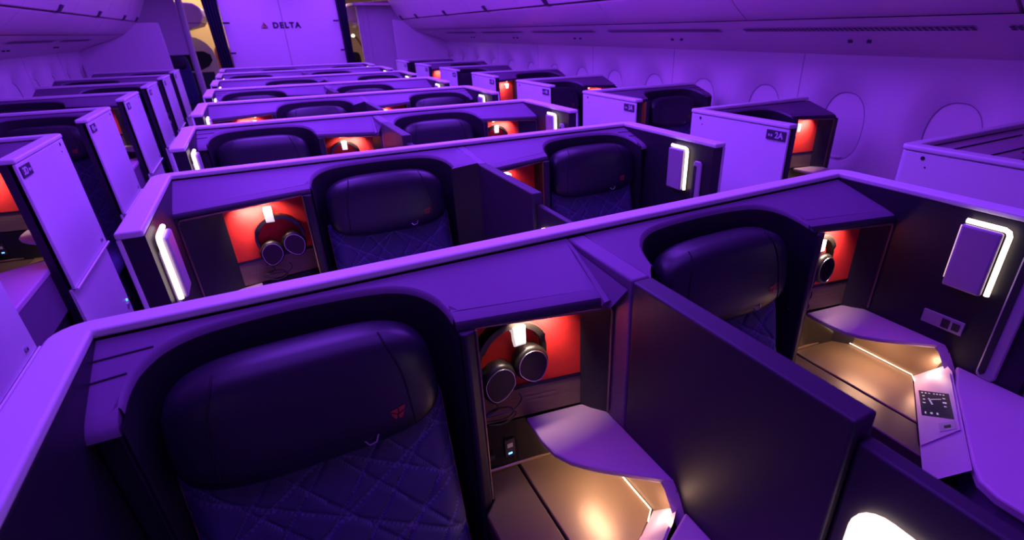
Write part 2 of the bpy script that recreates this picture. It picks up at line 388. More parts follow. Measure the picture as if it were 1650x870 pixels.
# ---------------------------------------------------------------- side suites
def side_unit(kind, sgn, label, number):
    """sgn +1: right of the cabin, -1: left"""
    dz = .013; mx = sgn < 0
    root = thing('suite_shell', (0, 0, 0), label, 'suite', 'single suite shells along the '+('right' if sgn > 0 else 'left')+' cabin wall')
    xo = SIDE-WT; xe = 2.327 if kind == 'A' else 2.45; r = .03; vb = .042
    outer = [(xo, -.60)]+corner(xo+r, vb-r, r, PI, PI/2)+[(xe, vb)]
    inner = [(xe, 0), (SIDE, 0), (SIDE, -.60)]
    m = MB(mx); m.prism(outer+inner, ZB+dz-.002, ZT+dz); m.build('cap_rail', 'white', root, bevel=.006, seg=3)
    t = .012
    def shell(o, z0, z1, name):
        ou = [(xo+o, -.598)]+corner(xo+r, vb-r, r-o, PI, PI/2)+[(xe, vb-o)]
        inn = [(xe, vb-o-t), (xo+r, vb-o-t), (xo+o+t, vb-r), (xo+o+t, -.598)]
        m = MB(mx); m.prism(ou+inn, z0, z1); return m.build(name, 'white', root, bevel=.003)
    op = shell(0.004, .70, ZB+dz-.004, 'outer_panel')
    shell(.016, .03, .698, 'base_panel')
    m = MB(mx); m.tube([(xo-.002, -.60, .70), (xo-.002, 0.02, .70)], .005, 6); m.build('rub_rail', 'white', root)
    m = MB(mx); m.tube([(xo+.006, -.045, 1.195), (xo+.002, -.045, 1.195)], .007, 10); m.tube([(xo+.006, -.06, 1.165), (xo+.0025, -.06, 1.165)], .003, 8)
    m.build('screw_slot', 'dark', op)
    m = MB(mx); m.use('grey'); m.tube([(xo+.006, -.055, .735), (xo-.002, -.055, .735)], .009, 10); m.use('dark'); m.tube([(xo, -.055, .735), (xo-.003, -.055, .735)], .004, 8)
    m.build('door_catch', None, op)
    m = MB(mx); m.box(xo+.030, SIDE, -.594, .03, .05, ZB+dz-.002); m.build('wing_panel', 'navy', root)
    m = MB(mx); m.use('grey').box(xo+.010, xo+.020, -.05, -.02, .355, .375); m.use('teal').box(xo+.012, xo+.018, -.03, -.018, .385, .395); m.build('door_latch', None, root)
    m = MB(mx); m.box(SIDE, xe, .012, .03, .05, ZB+dz-.006); m.build('divider_panel', 'navy', root)
    if kind == 'C':
        suite(root, not mx, -xe, -SIDE, -xe+.03, -xe+.30, -SIDE-.12, -xe+.45, wingr=True, dz=dz, hm='shelf')
        for v in (-.040, -.115):
            m = MB(mx); m.tube([(SIDE, v, zh(v)+dz+.001), (xe-.31, v, zh(v)+dz+.001)], .003, 6); m.build('seam', 'seam', root)
        m = MB(mx); m.box(1.93, 2.02, -.150, -.135, zh(-.14)+dz-.004, zh(-.14)+dz+.003); m.build('vent_slot', 'dark', root)
    elif kind == 'A':
        # seat by the aisle, niche by the window
        suite(root, mx, SIDE, xe, SIDE+.034, SIDE+.534, SIDE+.80, SIDE+.62, wingl=True, dz=dz)
        m = MB(mx); m.prism([(-.205, .08), (-.205, zh(-.19)-.01), (0.04, ZB), (0.04, .08)], xe, xe+.018, 'x'); m.build('end_panel', 'navy', root, bevel=.004)
    else:
        # niche by the aisle, seat by the window: mirror image
        suite(root, not mx, -xe, -SIDE, -xe+.055, -xe+.585, -SIDE-.12, -xe+.585+.112, wingr=True, dz=dz)
        m = MB(mx); m.prism([(-.17, .08), (-.17, zh(-.17)-.005), (0.04, ZB), (0.04, .08)], xe, xe+.018, 'x'); m.build('end_panel', 'navy', root, bevel=.004)
    # seat number plate
    m = MB(mx); m.use('plate').box(xo-.0005, xo+.006, -.587, -.482, 1.158, 1.200)
    m.use('pale')
    for k, (v0, z0) in enumerate(((-.502, 1.172), (-.516, 1.172))): m.box(xo-.0012, xo, v0, v0+.008, z0, z0+.010)
    pl = m.build('seat_number_plate', None, root)
    set_number(root, pl, number, sgn, xo)
    return root
def set_number(root, pl, number, sgn, xo):
    me = text_mesh(number, .038, .0008, 1., .0006)
    me.materials.append(M['pale'])
    if sgn > 0: mt = Matrix.Translation((xo-.0012, -.552, 1.179)) @ Matrix(((0, 0, -1, 0), (-1, 0, 0, 0), (0, 1, 0, 0), (0, 0, 0, 1)))
    else: mt = Matrix.Translation((-(xo-.0012), -.552, 1.179)) @ Matrix(((0, 0, 1, 0), (1, 0, 0, 0), (0, 1, 0, 0), (0, 0, 0, 1)))
    me.transform(mt)
    for c in pl.children:
        if c.name.startswith('seat_number'): c.data = me; return
    o = bpy.data.objects.new('seat_number', me); COL.objects.link(o); o.parent = pl

# ---------------------------------------------------------------- seats
def make_seat(label):
    """seat about its own centre line, row coordinates"""
    root = thing('airline_seat', (0, 0, 0), label, 'seat', None)
    hc = (0, -.108, 1.052); hab = (.214, .056, .106); n = 3.6; sh = .17
    def hy(x, z):
        q = 1-abs(x/hab[0])**n-abs((z-hc[2])/hab[2])**n
        return hc[1]-hab[1]*max(q, 0.)**(1/n)+sh*(z-hc[2])
    m = MB(); m.superell(hc, hab, n, 56, 28, sh, .03); hr = m.build('headrest', 'leather', root, ang=80)
    for s in (-1, 1):
        pth = []
        for k in range(25):
            z = hc[2]-.100+.200*k/24
            x = s*(.152-.02*((z-hc[2])/.1)**2*(1 if z > hc[2] else .0)-.006*(z-hc[2])/.1)
            pth.append((x, hy(x, z)-.0005, z))
        m = MB(); m.tube(pth, .0018, 5); m.build('seam', 'seam', hr)
    m = MB(); ex, ez = .128, 1.012
    def E(pts): m.poly([(ex+x, hy(ex+x, ez+z)-.002, ez+z) for x, z in pts])
    E([(-.014, .006), (0, .009), (.000, -.002)]); E([(.002, .009), (.014, .012), (.013, .004), (.003, -.001)])
    E([(-.013, .003), (-.002, -.004), (-.004, -.012), (-.007, -.010)]); E([(0, -.005), (.012, .001), (.006, -.012), (.001, -.012)])
    m.build('emblem', 'emblem', hr, smooth=False)
    # quilted backrest
    m = MB(); nx, nz = 120, 110; W = .224; z0, z1 = .44, .985
    def by(z): return -.128-.20*(z1-z)-.10*(z1-z)**2
    def g(t, p, w):
        d = abs((t/p+.5) % 1-.5)*p; return math.exp(-(d/w)**2)
    rings = []
    for i in range(nz+1):
        z = z0+(z1-z0)*i/nz; r = []
        for j in range(nx+1):
            x = -W+2*W*j/nx
            e = max(abs(x)/W, 0); edge = .030*max(0, (e-.80)/.20)**2.2
            q = max(g(x*1.25+z, .118, .0045), g(x*1.25-z, .118, .0045), .8*g(x*.62+z, .135, .004), .8*g(x*.62-z, .135, .004))
            r.append((x, by(z)+edge+.0065*q, z))
        rings.append(r)
    m.use('quilt')
    m.loft(rings); m.use('quiltline')
    for i in range(nz):
        z = z0+(z1-z0)*(i+.5)/nz
        for j in range(nx):
            x = -W+2*W*(j+.5)/nx
            if max(g(x*1.25+z, .118, .0030), g(x*1.25-z, .118, .0030), g(x*.62+z, .135, .0028), g(x*.62-z, .135, .0028)) > .45: m.mi[i*nx+j] = 1
    m.use('quilt')
    back = [[(x, y+.07, z) for x, y, z in (r[0], r[-1])] for r in (rings[0], rings[-1])]
    m.loft([[r[0] for r in rings], [(r[0][0]+.004, r[0][1]+.06, r[0][2]) for r in rings]])
    m.loft([[r[-1] for r in rings], [(r[-1][0]-.004, r[-1][1]+.06, r[-1][2]) for r in rings]])
    m.loft([rings[-1], [(x*.98, y+.06, z) for x, y, z in rings[-1]]])
    bk = m.build('backrest', None, root, ang=60)
    for s in (0, -1):
        m = MB(); m.tube([(r[s][0]*1.0, r[s][1]+.001, r[s][2]) for r in rings[::4]], .0018, 5); m.build('piping', 'piping', bk)
    m = MB(); m.tube([(.062, -.168, .975), (.07, -.176, .967), (.082, -.176, .970), (.088, -.170, .980)], .002, 5); m.build('headrest_loop', 'chrome', bk)
    m = MB(); m.superell((0, -.60, .42), (.235, .30, .06), 4.5, 40, 12, 0, 0); m.build('seat_cushion', 'quilt', root, ang=70)
    m = MB(); m.box(-.2, .2, -.86, -.30, .03, .37); m.build('seat_base', 'black', root, bevel=.01)
    return root

def make_headphones(label):
    """hang from the hook at the origin: headband apex at (0,0,0), lying flat against the wall behind (+y)"""
    root = thing('headphones', (0, 0, 0), label, 'headphones', 'black headphones hanging in the red niches')
    m = MB(); R = .073; pth = []
    for k in range(25):
        a = PI*(1.0-k/24)+0; a = PI*1.12-(PI*1.24)*k/24
        pth.append((R*math.cos(a), 0, -R+R*math.sin(a)*1.02))
    rings = []
    for k, q in enumerate(pth):
        a = PI*1.12-(PI*1.24)*k/24; c = Vector((math.cos(a), 0, math.sin(a)))
        wd = .015 if 4 < k < 20 else .010
        th = .0065 if 4 < k < 20 else .004
        rings.append([tuple(Vector(q)+c*u+Vector((0, w, 0))) for u, w in ((th, -wd), (th*1.4, 0), (th, wd), (-th, wd), (-th*1.5, 0), (-th, -wd))])
    m.loft(rings, True, True); m.build('headband', 'hp', root, ang=50)
    for s, nm in ((-1, 'l'), (1, 'r')):
        ex = s*.038+.001; ez = -.124 if s < 0 else -.103
        tilt = -.25 if s < 0 else .28
        bx = pth[0] if s < 0 else pth[-1]
        m = MB()
        m.tube([bx, (bx[0]*.98, -.006, bx[2]-.012), (ex+s*.026, -.014, ez+.020)], [.0055, .005, .004], 8)
        m.tube([(ex+s*.022, -.014, ez+.024), (ex+s*.030, -.016, ez+.010)], .007, 8); m.build('yoke', 'hp', root)
        def D(sc, y):
            pts = []
            for k in range(28):
                a = 2*PI*k/28; x = .038*math.cos(a); z = .046*math.sin(a)
                if z < 0: x *= 1-.22*(-z/.043)
                x *= sc; z *= sc
                pts.append((ex+x*math.cos(tilt)-z*math.sin(tilt), y, ez+x*math.sin(tilt)+z*math.cos(tilt)))
            return pts
        m = MB(); m.loft([D(.86, .008), D(1, .006), D(1.05, -.004), D(1.03, -.014), D(.97, -.020), D(.86, -.0235)], True, True)
        cup = m.build('ear_cup', 'hp', root, ang=50)
        m = MB(); m.loft([D(.85, -.0235), D(.82, -.0245), D(.75, -.0245)], True, True); m.build('cup_face', 'hpcup', cup, ang=50)
        m = MB(); m.tube(D(.84, -.0245), .0012, 5, True); m.build('cup_ring', 'chrome', cup)
    m = MB(); c = [(-.05, -.022, -.165), (-.045, -.016, -.185), (-.075, -.014, -.196), (-.055, -.012, -.188), (-.02, -.016, -.190), (-.012, -.02, -.204), (-.035, -.022, -.212), (-.075, -.018, -.206),
                   (-.08, -.014, -.198), (-.05, -.02, -.196), (-.015, -.024, -.196), (-.01, -.026, -.208), (-.04, -.03, -.216), (-.07, -.026, -.210)]
    m.tube(crom(c, 5), .0019, 6)
    m.tube(crom([(.005, -.016, -.165), (.012, -.014, -.18), (.004, -.014, -.195), (-.012, -.018, -.202)], 5), .0016, 6)
    m.build('cord', 'hp', root)
    return root

# ================================================================= place the seats and shells
cu = {'P0': centre_unit('P0', ''), 'Q': centre_unit('Q', ''), 'P': centre_unit('P', '')}
rows_c = range(1, 9)
for k in rows_c:
    kd = ('P' if k > 1 else 'P0') if k % 2 else 'Q'
    lab = f'white-capped dark centre suite shell for two, {word(k)} centre row from the camera'
    o = cu[kd] if k <= 3 else clone(cu[kd], (0, 0, 0), lab)
    o['label'] = lab; o.location = (0, YC+PITCH*(k-1), 0)
NUM = {1: 'A', -1: 'D'}
vis_side = {1: range(1, 9), -1: range(2, 9)}
for sg in (1, -1):
    proto = {}
    for k in vis_side[sg]:
        kd = 'B' if k % 2 else 'A'
        if k == 1: kd = 'C'
        sd = 'right' if sg > 0 else 'left'
        wk = word(k) if sg > 0 or k == 8 else word(k-1)
        lab = f'white single suite shell on {sd} side of cabin, number plate {k}{NUM[sg]}, {wk} of its line'
        if sg > 0 and k == 1: lab = 'nearest white single suite shell on right side, pale grooved top, cut by frame'
        if sg < 0 and k == 2: lab = 'nearest white single suite shell on left side, only a lower corner showing'
        loc = (0, (YR if sg > 0 else YL)+PITCH*(k-1), 0)
        if kd not in proto:
            proto[kd] = side_unit(kd, sg, lab, f'{k}{NUM[sg]}'); proto[kd].location = loc
        else:
            o = clone(proto[kd], loc, lab)
            for c in o.children:
                if c.name.startswith('seat_number_plate'): set_number(o, c, f'{k}{NUM[sg]}', sg, SIDE-WT)

seat0 = None
def place_seat(x, y, label, group, dz=0):
    global seat0
    if seat0 is None: seat0 = make_seat(label); o = seat0
    else: o = clone(seat0, (0, 0, 0), label)
    o.location = (x, y, dz); o['label'] = label; o['group'] = group; return o
SEATX = {('P', 0): -.622, ('P', 1): .345, ('Q', 0): -.247, ('Q', 1): .66}
for k in range(1, 8):
    kd = 'P' if k % 2 else 'Q'
    for j in (0, 1):
        place_seat(SEATX[(kd, j)]-(.046 if kd == 'P' and j and k > 1 else 0), YC+PITCH*(k-1), f"navy leather seat with quilted back, {'left' if j == 0 else 'right'} seat of the {word(k)} centre row", 'navy seats in the centre suites')
for sg, ks in ((1, range(2, 8)), (-1, range(3, 8))):
    for k in ks:
        x = SIDE+.284 if k % 2 == 0 else 2.45-.32
        sd = 'right' if sg > 0 else 'left'
        place_seat(sg*x, (YR if sg > 0 else YL)+PITCH*(k-1), f"navy seat inside single suite {k}{NUM[sg]} on the {sd} side", f'navy seats in the {sd} single suites', .0)

hp0 = None
def place_hp(x, y, z, label):
    global hp0
    if hp0 is None: hp0 = make_headphones(label); o = hp0
    else: o = clone(hp0, (0, 0, 0), label)
    o.location = (x, y, z); o['label'] = label
# hook sits at niche x0 + .085 (mirrored in the even rows)
HK = {('P', 0): -.238, ('P', 1): .690, ('Q', 0): -.645, ('Q', 1): .235}
def light(name, kind, loc, energy, color, size=.1, size_y=None, rot=(0, 0, 0), spread=None):
    L = bpy.data.lights.new(name, kind); L.energy = energy; L.color = color
    if kind == 'AREA':
        L.size = size
        if size_y: L.shape = 'RECTANGLE'; L.size_y = size_y
        if spread: L.spread = spread
    else: L.shadow_soft_size = size
    o = bpy.data.objects.new(name, L); COL.objects.link(o); o.location = loc; o.rotation_euler = rot
    return o
WARM = (1., .62, .40)
for k in range(1, 8):
    kd = 'P' if k % 2 else 'Q'; y = YC+PITCH*(k-1)
    for j in (0, 1):
        x = HK[(kd, j)]-(.035 if kd == 'P' and j and k > 1 else 0); s = 1 if kd == 'P' else -1
        if k <= 3 and not (k == 2 and j == 1):
            place_hp(x+{1: -.013, 2: .016}.get(k, 0), y-.127, 1.093+{1: .010, 2: -.026}.get(k, 0), f"black headphones in red niche by the {'left' if j == 0 else 'right'} seat of the {word(k)} centre row")
        light('niche_lamp', 'AREA', (x+s*.035, y-.150, 1.114), .55, (1, .74, .58), .10, .012, (math.radians(38), 0, 0), 2.0)
        if k <= 2:
            xr = {('P', 0): -.045, ('P', 1): XR, ('Q', 0): XL, ('Q', 1): .112}[(kd, j)]
            light('console_lamp', 'AREA', (xr-s*.075, y-.27, .812), .55, WARM, .02, .10)
            light('console_lamp', 'POINT', (xr-s*.03, y-.40, .765), .17, WARM, .01)
for sg, ks in ((1, range(2, 8)), (-1, (3, 4, 5, 6))):
    for k in ks:
        y = (YR if sg > 0 else YL)+PITCH*(k-1)
        if k % 2 == 0: x = SIDE+.534+.112; s = 1
        else: x = 2.45-.585-.112; s = -1
        light('niche_lamp', 'AREA', (sg*(x+s*.035), y-.150, 1.127), .55, (1, .74, .58), .10, .012, (math.radians(38), 0, 0), 2.0)
        if k <= 3:
            xr = 2.327 if k % 2 == 0 else SIDE
            light('console_lamp', 'AREA', (sg*(xr-s*.075), y-.27, .825), .32, WARM, .02, .10)

# ================================================================= cabin shell
YN, YF = -1.2, 10.0
WX = 2.60
def wall(sg, name):
    pts_y0 = 1.485-.6425*4-.32
    m = MB(); wins = []
    z0, z1 = 0., 1.47; W = .6425; N = 48
    k = 0; y = pts_y0
    while y < YF-.05:
        yc = y+W/2; zc = 1.03
        def oval(a, ry, rz, x, up=0): 
            c, s_ = math.cos(a), math.sin(a); e = .85
            return (sg*x, yc+ry*math.copysign(abs(c)**e, c), zc+up+rz*math.copysign(abs(s_)**e, s_))
        ang = [2*PI*i/N for i in range(N)]
        rect = []
        for a in ang:
            c, s_ = math.cos(a), math.sin(a); hy, hz = W/2, .40
            t = min(hy/abs(c) if abs(c) > 1e-6 else 9, hz/abs(s_) if abs(s_) > 1e-6 else 9)
            rect.append((sg*WX, yc+c*t, zc+s_*t))
        for cyy in (-1, 1):
            for czz in (-1, 1):
                ta = math.atan2(czz*.40, cyy*W/2) % (2*PI)
                i = min(range(N), key=lambda q: abs(ang[q]-ta)); rect[i] = (sg*WX, yc+cyy*W/2, zc+czz*.40)
        rings = [rect, [oval(a, .250, .335, WX, .035) for a in ang], [oval(a, .215, .285, WX+.012, .025) for a in ang], [oval(a, .165, .235, WX+.045, .01) for a in ang], [oval(a, .143, .208, WX+.066) for a in ang]]
        m.loft(rings, True)
        # remaining wall above and below the window block
        m.poly([(sg*WX, y, zc+.40), (sg*WX, y+W, zc+.40), (sg*WX, y+W, z1), (sg*WX, y, z1)])
        m.poly([(sg*WX, y, z0), (sg*WX, y+W, z0), (sg*WX, y+W, zc-.40), (sg*WX, y, zc-.40)])
        wins.append((yc, [oval(a, .142, .207, WX+.068) for a in ang], [oval(a, .143, .208, WX+.065) for a in ang]))
        y += W; k += 1
    w = structure(m.build(name, 'wall', None, ang=50))
    for i, (yc, shade, rim) in enumerate(wins):
        if yc < .6: continue
        m = MB(); m.tube(rim, .0022, 5, True)
        f = structure(m.build('window_%d' % (len([q for q in bpy.data.objects if q.name.startswith('window_') and not q.parent and q.type == 'MESH'])+1), 'rim'))
        m = MB(); m.poly(shade); m.build('window_shade', 'wall', f)
        m = MB(); m.tube([(sg*(WX+.062), yc-.045, .844), (sg*(WX+.056), yc, .838), (sg*(WX+.062), yc+.045, .844)], .006, 6); m.build('shade_grip', 'white', f)
    # panel seams
    m = MB()
    for q in range(-2, 7):
        yy = 2.445+1.285*q
        if yy < 9.8: m.box(*sorted((sg*(WX-.001), sg*(WX+.01))), yy-.002, yy+.002, .3, 1.46)
    m.build('seam', 'rim', w)
wall(1, 'wall_right'); wall(-1, 'wall_left')

for sg, sd in ((1, 'right'), (-1, 'left')):
    # soffit below the bins with vents
    m = MB(); prof = [(2.60, 1.455), (2.50, 1.497), (2.40, 1.535), (2.25, 1.578), (2.12, 1.625), (2.05, 1.648)]
    m.loft([[(sg*x, YN, z) for x, z in prof], [(sg*x, YF, z) for x, z in prof]])
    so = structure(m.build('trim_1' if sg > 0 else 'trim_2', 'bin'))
    dirn = Vector((2.12-2.25, 0, 1.625-1.578)).normalized()
    for y0, y1 in ((-.1, 1.18), (1.30, 2.60), (2.80, 4.12), (4.35, 5.6), (5.85, 7.1), (7.35, 8.6)):
        m = MB(); a = Vector((2.205, 0, 1.591))
        n_ = 46
        for i in range(n_):
            ya = y0+(y1-y0)*i/n_; yb = ya+(y1-y0)/n_*.72
            for t0, t1 in ((0, .020), (.024, .044)):
                q = [a+dirn*t0, a+dirn*t1]
                m.poly([(sg*q[0].x, ya, q[0].z-.002), (sg*q[0].x, yb, q[0].z-.002), (sg*q[1].x, yb+.004, q[1].z-.002), (sg*q[1].x, ya+.004, q[1].z-.002)])
        m.build('vent_grille', 'vent', so, smooth=False)
        m = MB(); yy = (y0+y1)/2
        for dy in (-.06, .05): m.tube([(sg*2.38, yy+dy, 1.541), (sg*2.38, yy+dy, 1.528)], .012, 10)
        m.build('reading_spot', 'vent', so)
    # overhead bins
    edges = [-.2, 1.10, 2.46, 3.81, 5.17, 6.52, 7.88, 9.02, 10.0]
    for i in range(len(edges)-1):
        y0, y1 = edges[i]+.005, edges[i+1]-(.012 if i == 0 else .005)
        if i == 0 : y0 = edges[0]
        lab = f'closed violet-lit overhead bin along the {sd} wall, {word(i+1)} from the camera'
        root = thing('overhead_bin', (sg*2.0, (y0+y1)/2, 1.65), lab, 'overhead bin', f'overhead bins along the {sd} wall')
        off = (-(2.0*sg), -(y0+y1)/2, -1.65)
        def bld(pts, nm, mt, cl=True, bev=0., yy0=y0, yy1=y1):
            m = MB(False, off)
            m.loft([[(sg*x, yy0, z) for x, z in pts], [(sg*x, yy1, z) for x, z in pts]], cl, cl)
            return m.build(nm, mt, root, bevel=bev)
        low = [(2.05, 1.652), (1.99, 1.690), (1.93, 1.735), (1.875, 1.785), (1.86, 1.800), (1.875, 1.812), (2.3, 1.83), (2.4, 1.66), (2.2, 1.655)]
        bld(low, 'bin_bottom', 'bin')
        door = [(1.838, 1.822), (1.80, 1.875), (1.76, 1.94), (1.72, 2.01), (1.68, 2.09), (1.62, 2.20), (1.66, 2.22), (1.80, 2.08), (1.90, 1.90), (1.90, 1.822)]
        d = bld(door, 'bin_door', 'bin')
        m = MB(False, off); yl = y0+.80*(y1-y0) if i else .4
        ylist = {1: 1.8, 2: 3.2, 3: 4.587, 4: 6.027, 5: 7.461, 6: 8.875, 7: 9.816}
        yl = ylist.get(i, yl)
        yl = min(max(yl, y0+.05), y1-.05)
        m.loft([[(sg*1.852, yl-.03, 1.812), (sg*1.805, yl-.03, 1.868), (sg*1.79, yl-.03, 1.86), (sg*1.835, yl-.03, 1.808)], [(sg*1.852, yl+.03, 1.812), (sg*1.805, yl+.03, 1.868), (sg*1.79, yl+.03, 1.86), (sg*1.835, yl+.03, 1.808)]], True, True)
        m.build('latch', 'vent', d)
m = MB(); m.loft([[(-2.6, YN, 0), (2.6, YN, 0)], [(-2.6, 16, 0), (2.6, 16, 0)]]); structure(m.build('floor', 'carpet'))
m = MB(); prof = [(-1.66, 2.215), (-1.4, 2.33), (-.9, 2.40), (0, 2.42), (.9, 2.40), (1.4, 2.33), (1.66, 2.215)]
m.loft([[(x, YN, z) for x, z in prof], [(x, YF, z) for x, z in prof]]); structure(m.build('ceiling', 'bin'))
m = MB(); m.box(-2.7, 2.7, YN-.05, YN, 0, 2.45); structure(m.build('wall_front', 'bin'))

# ------------------------------------------------ aft bulkhead: sign wall, side partitions, curtains
m = MB(); m.box(-.80, .86, 9.80, 10.4, 0, 2.40); w = structure(m.build('wall_aft', 'wall', bevel=.01))
m = MB(); m.box(-.002, .003, 9.797, 9.802, 0, 2.38); m.build('seam', 'vent', w)
sg_ = thing('wall_sign', (-.03, 9.80, 1.742), 'small airline name sign with triangle logo, high on the violet end wall', 'sign')
me = text_mesh('DELTA', .108, .0055, 1.28, .003)
me.transform(Matrix.Translation((.075, -.004, 0)) @ Matrix(((1, 0, 0, 0), (0, 0, -1, 0), (0, 1, 0, 0), (0, 0, 0, 1)))); me.materials.append(M['sign'])
o = bpy.data.objects.new('lettering', me); COL.objects.link(o); o.parent = sg_
m = MB(); m.use('gold'); a = -.235
m.poly([(a, -.004, .050), (a-.052, -.004, -.032), (a, -.004, -.004)]); m.use('signred')
m.poly([(a, -.004, .050), (a, -.004, -.004), (a+.052, -.004, -.032)])
m.poly([(a-.052, -.004, -.040), (a, -.004, -.012), (a+.052, -.004, -.040)])
m.build('logo', None, sg_, smooth=False)

def bulkhead(sg, name):
    m = MB(); pts = [(1.57, 0), (1.70, 1.80), (1.72, 1.81), (1.86, 1.80), (2.05, 1.65), (2.25, 1.578), (2.5, 1.497), (2.62, 1.45), (2.62, 0)]
    if sg > 0: pts[0] = (1.70, 0)
    else: pts[1] = (1.60, 1.79); pts[2] = (1.64, 1.80)
    m.prism([(sg*x, z) for x, z in pts], 9.94, 9.99, 'y')
    structure(m.build(name, 'wall', bevel=.008))
bulkhead(1, 'wall_aft_right'); bulkhead(-1, 'wall_aft_left')
# tall partitions of the doorway beyond
m = MB(); m.box(-2.6, -1.375, 10.5, 10.54, 1.36, 2.4); m.box(-2.6, -1.62, 10.5, 10.54, 0, 1.36)
structure(m.build('wall_galley_left', 'wall'))
m = MB(); m.tube([(-1.335, 10.5, 0), (-1.335, 10.5, 1.4), (-1.315, 10.5, 2.2)], .045, 12); structure(m.build('trim_3', 'white'))
m = MB(); m.box(1.36, 2.6, 10.3, 10.36, 0, 2.02); m.box(1.20, 1.36, 10.28, 10.36, 0, 2.03); m.box(1.255, 1.275, 10.262, 10.29, 0, 2.0); structure(m.build('wall_galley_right', 'wall', bevel=.006))
m = MB(); m.box(-2.6, 2.6, 10.2, 10.25, 2.05, 2.4) if False else None
m = MB(); m.box(1.1, 2.6, 9.99, 10.6, 2.03, 2.06); structure(m.build('trim_4', 'bin'))
for q, (x, y) in enumerate(((1.55, 9.985), (1.40, 10.15))):
    pass
def curtain(name, x0, x1, y, label, sweep):
    m = MB(); n = 40; rings = []
    for i in range(13):
        z = .15+2.2*i/12; r = []
        t = i/12
        for j in range(n+1):
            u = j/n
            x = x0+(x1-x0)*u+sweep*(t-.5)*(1-u if sweep < 0 else u)
            r.append((x, y+.028*math.sin(u*5*2*PI+.6*math.sin(t*3)), z))
        rings.append(r)
    m.loft(rings); o = tag(m.build(name, 'curtain', None, ang=80), label, 'curtain', 'navy curtains by the end wall')
    sdm = o.modifiers.new('s', 'SOLIDIFY'); sdm.thickness = .004
    return o
def curtain_thing(x0, x1, y, label, sweep, ties):
    root = thing('curtain', (x0, y, 0), label, 'curtain', 'navy curtains by the end wall')
    m = MB(False, (-x0, -y, 0)); n = 40; rings = []
    for i in range(13):
        z = .15+2.2*i/12; r = []; t = i/12
        for j in range(n+1):
            u = j/n; w = 1-.25*math.sin(t*PI)
            x = x0+(x1-x0)*(.5+(u-.5)*w)+sweep*(t-.5)
            r.append((x, y+.03*math.sin(u*5*2*PI+.6*math.sin(t*3)), z))
        rings.append(r)
    m.loft(rings); o = m.build('curtain_fabric', 'curtain', root, ang=80)
    m = MB(False, (-x0, -y, 0))
    for x, z, dx in ties: m.box(min(x, x+dx), max(x, x+dx), y-.06, y-.03, z-.012, z+.012)
    m.build('curtain_tie', 'dark', root)
curtain_thing(-1.00, -.78, 9.74, 'dark navy curtain gathered at left edge of the end wall', -.02, ((-.80, 1.78, .09), (-.80, 1.38, .07)))
curtain_thing(.80, .97, 9.74, 'dark navy curtain gathered at right edge of the end wall', .0, ((.72, 1.80, .08), (.75, 1.38, .07)))

# ------------------------------------------------ the next cabin, seen past the curtains
m = MB(); pts = [(-2.6, 0), (-2.6, 1.62), (-1.50, 1.62)]+[(-1.50+.38*math.sin(a), 1.24+.38*math.cos(a)) for a in [PI/2*i/8 for i in range(1, 9)]]+[(-1.09, 0)]
m.prism(pts, 12.5, 12.55, 'y'); ar = structure(m.build('wall_aft_cabin', 'wall'))
m = MB(); m.prism([(-1.75, 1.05), (-1.75, 1.36), (-1.30, 1.36), (-1.20, 1.30), (-1.19, 1.2), (-1.27, 1.10), (-1.45, 1.02)], 12.485, 12.50, 'y'); m.build('dark_recess', 'curtain', ar)
m = MB(); m.prism([(-2.3, .3), (-2.3, 1.0), (-1.22, 1.0), (-1.2, .3)], 12.485, 12.50, 'y'); m.build('blue_panel', 'navyseat', ar)
m = MB(); m.box(-2.6, 2.6, 15.9, 16, 0, 2.45); structure(m.build('wall_far', 'cream'))
m = MB(); m.box(-2.6, 2.6, 10.45, 16, 2.42, 2.46); structure(m.build('ceiling_aft', 'cream'))
for sg, nm in ((-1, 'wall_left_aft'), (1, 'wall_right_aft')):
    m = MB(); m.box(*sorted((sg*2.6, sg*2.66)), 10, 16, 0, 2.45); structure(m.build(nm, 'wall'))
def crew_seat(x, y, w, h, label):
    root = thing('cabin_seat', (x, y, 0), label, 'seat')
    m = MB(False, (0, 0, 0)); m.superell((0, 0, h-.36), (w/2, .06, .36), 6, 32, 14); m.build('backrest', 'navyseat', root, ang=70)
    m = MB(); m.superell((0, -.05, h-.10), (w/2*.85, .05, .09), 5, 28, 12); m.build('headrest', 'navy', root, ang=70)
    m = MB(); m.superell((0, -.18, .45), (w/2, .15, .07), 5, 28, 10); m.build('seat_cushion', 'navyseat', root, ang=70)
    m = MB(); m.box(-w*.4, w*.4, -.30, .02, 0, .40); m.build('seat_base', 'black', root)
    return root
crew_seat(-1.62, 10.42, .42, 1.36, 'navy seat in the left doorway beside the pale column')
crew_seat(1.27, 12.3, .42, 1.27, 'navy seat in the cabin beyond the right curtain')
for i, (x, y) in enumerate(((-1.04, 13.4), (-1.02, 14.3))):
    root = thing('cabin_seat', (x, y, 0), ('nearer' if i == 0 else 'farther')+' maroon seat in the warm-lit cabin beyond the left curtain', 'seat')
    m = MB(); m.superell((0, 0, 1.0), (.13, .07, .42), 5, 28, 14); m.build('backrest', 'maroon', root, ang=70)
    m = MB(); m.superell((0, -.06, 1.32), (.10, .04, .08), 4, 28, 12); m.build('headrest', 'maroon', root, ang=70)
    m = MB(); m.superell((0, -.25, .45), (.13, .24, .07), 5, 28, 10); m.build('seat_cushion', 'maroon', root, ang=70)
    m = MB(); m.box(-.11, .11, -.40, .02, 0, .40); m.build('seat_base', 'black', root)
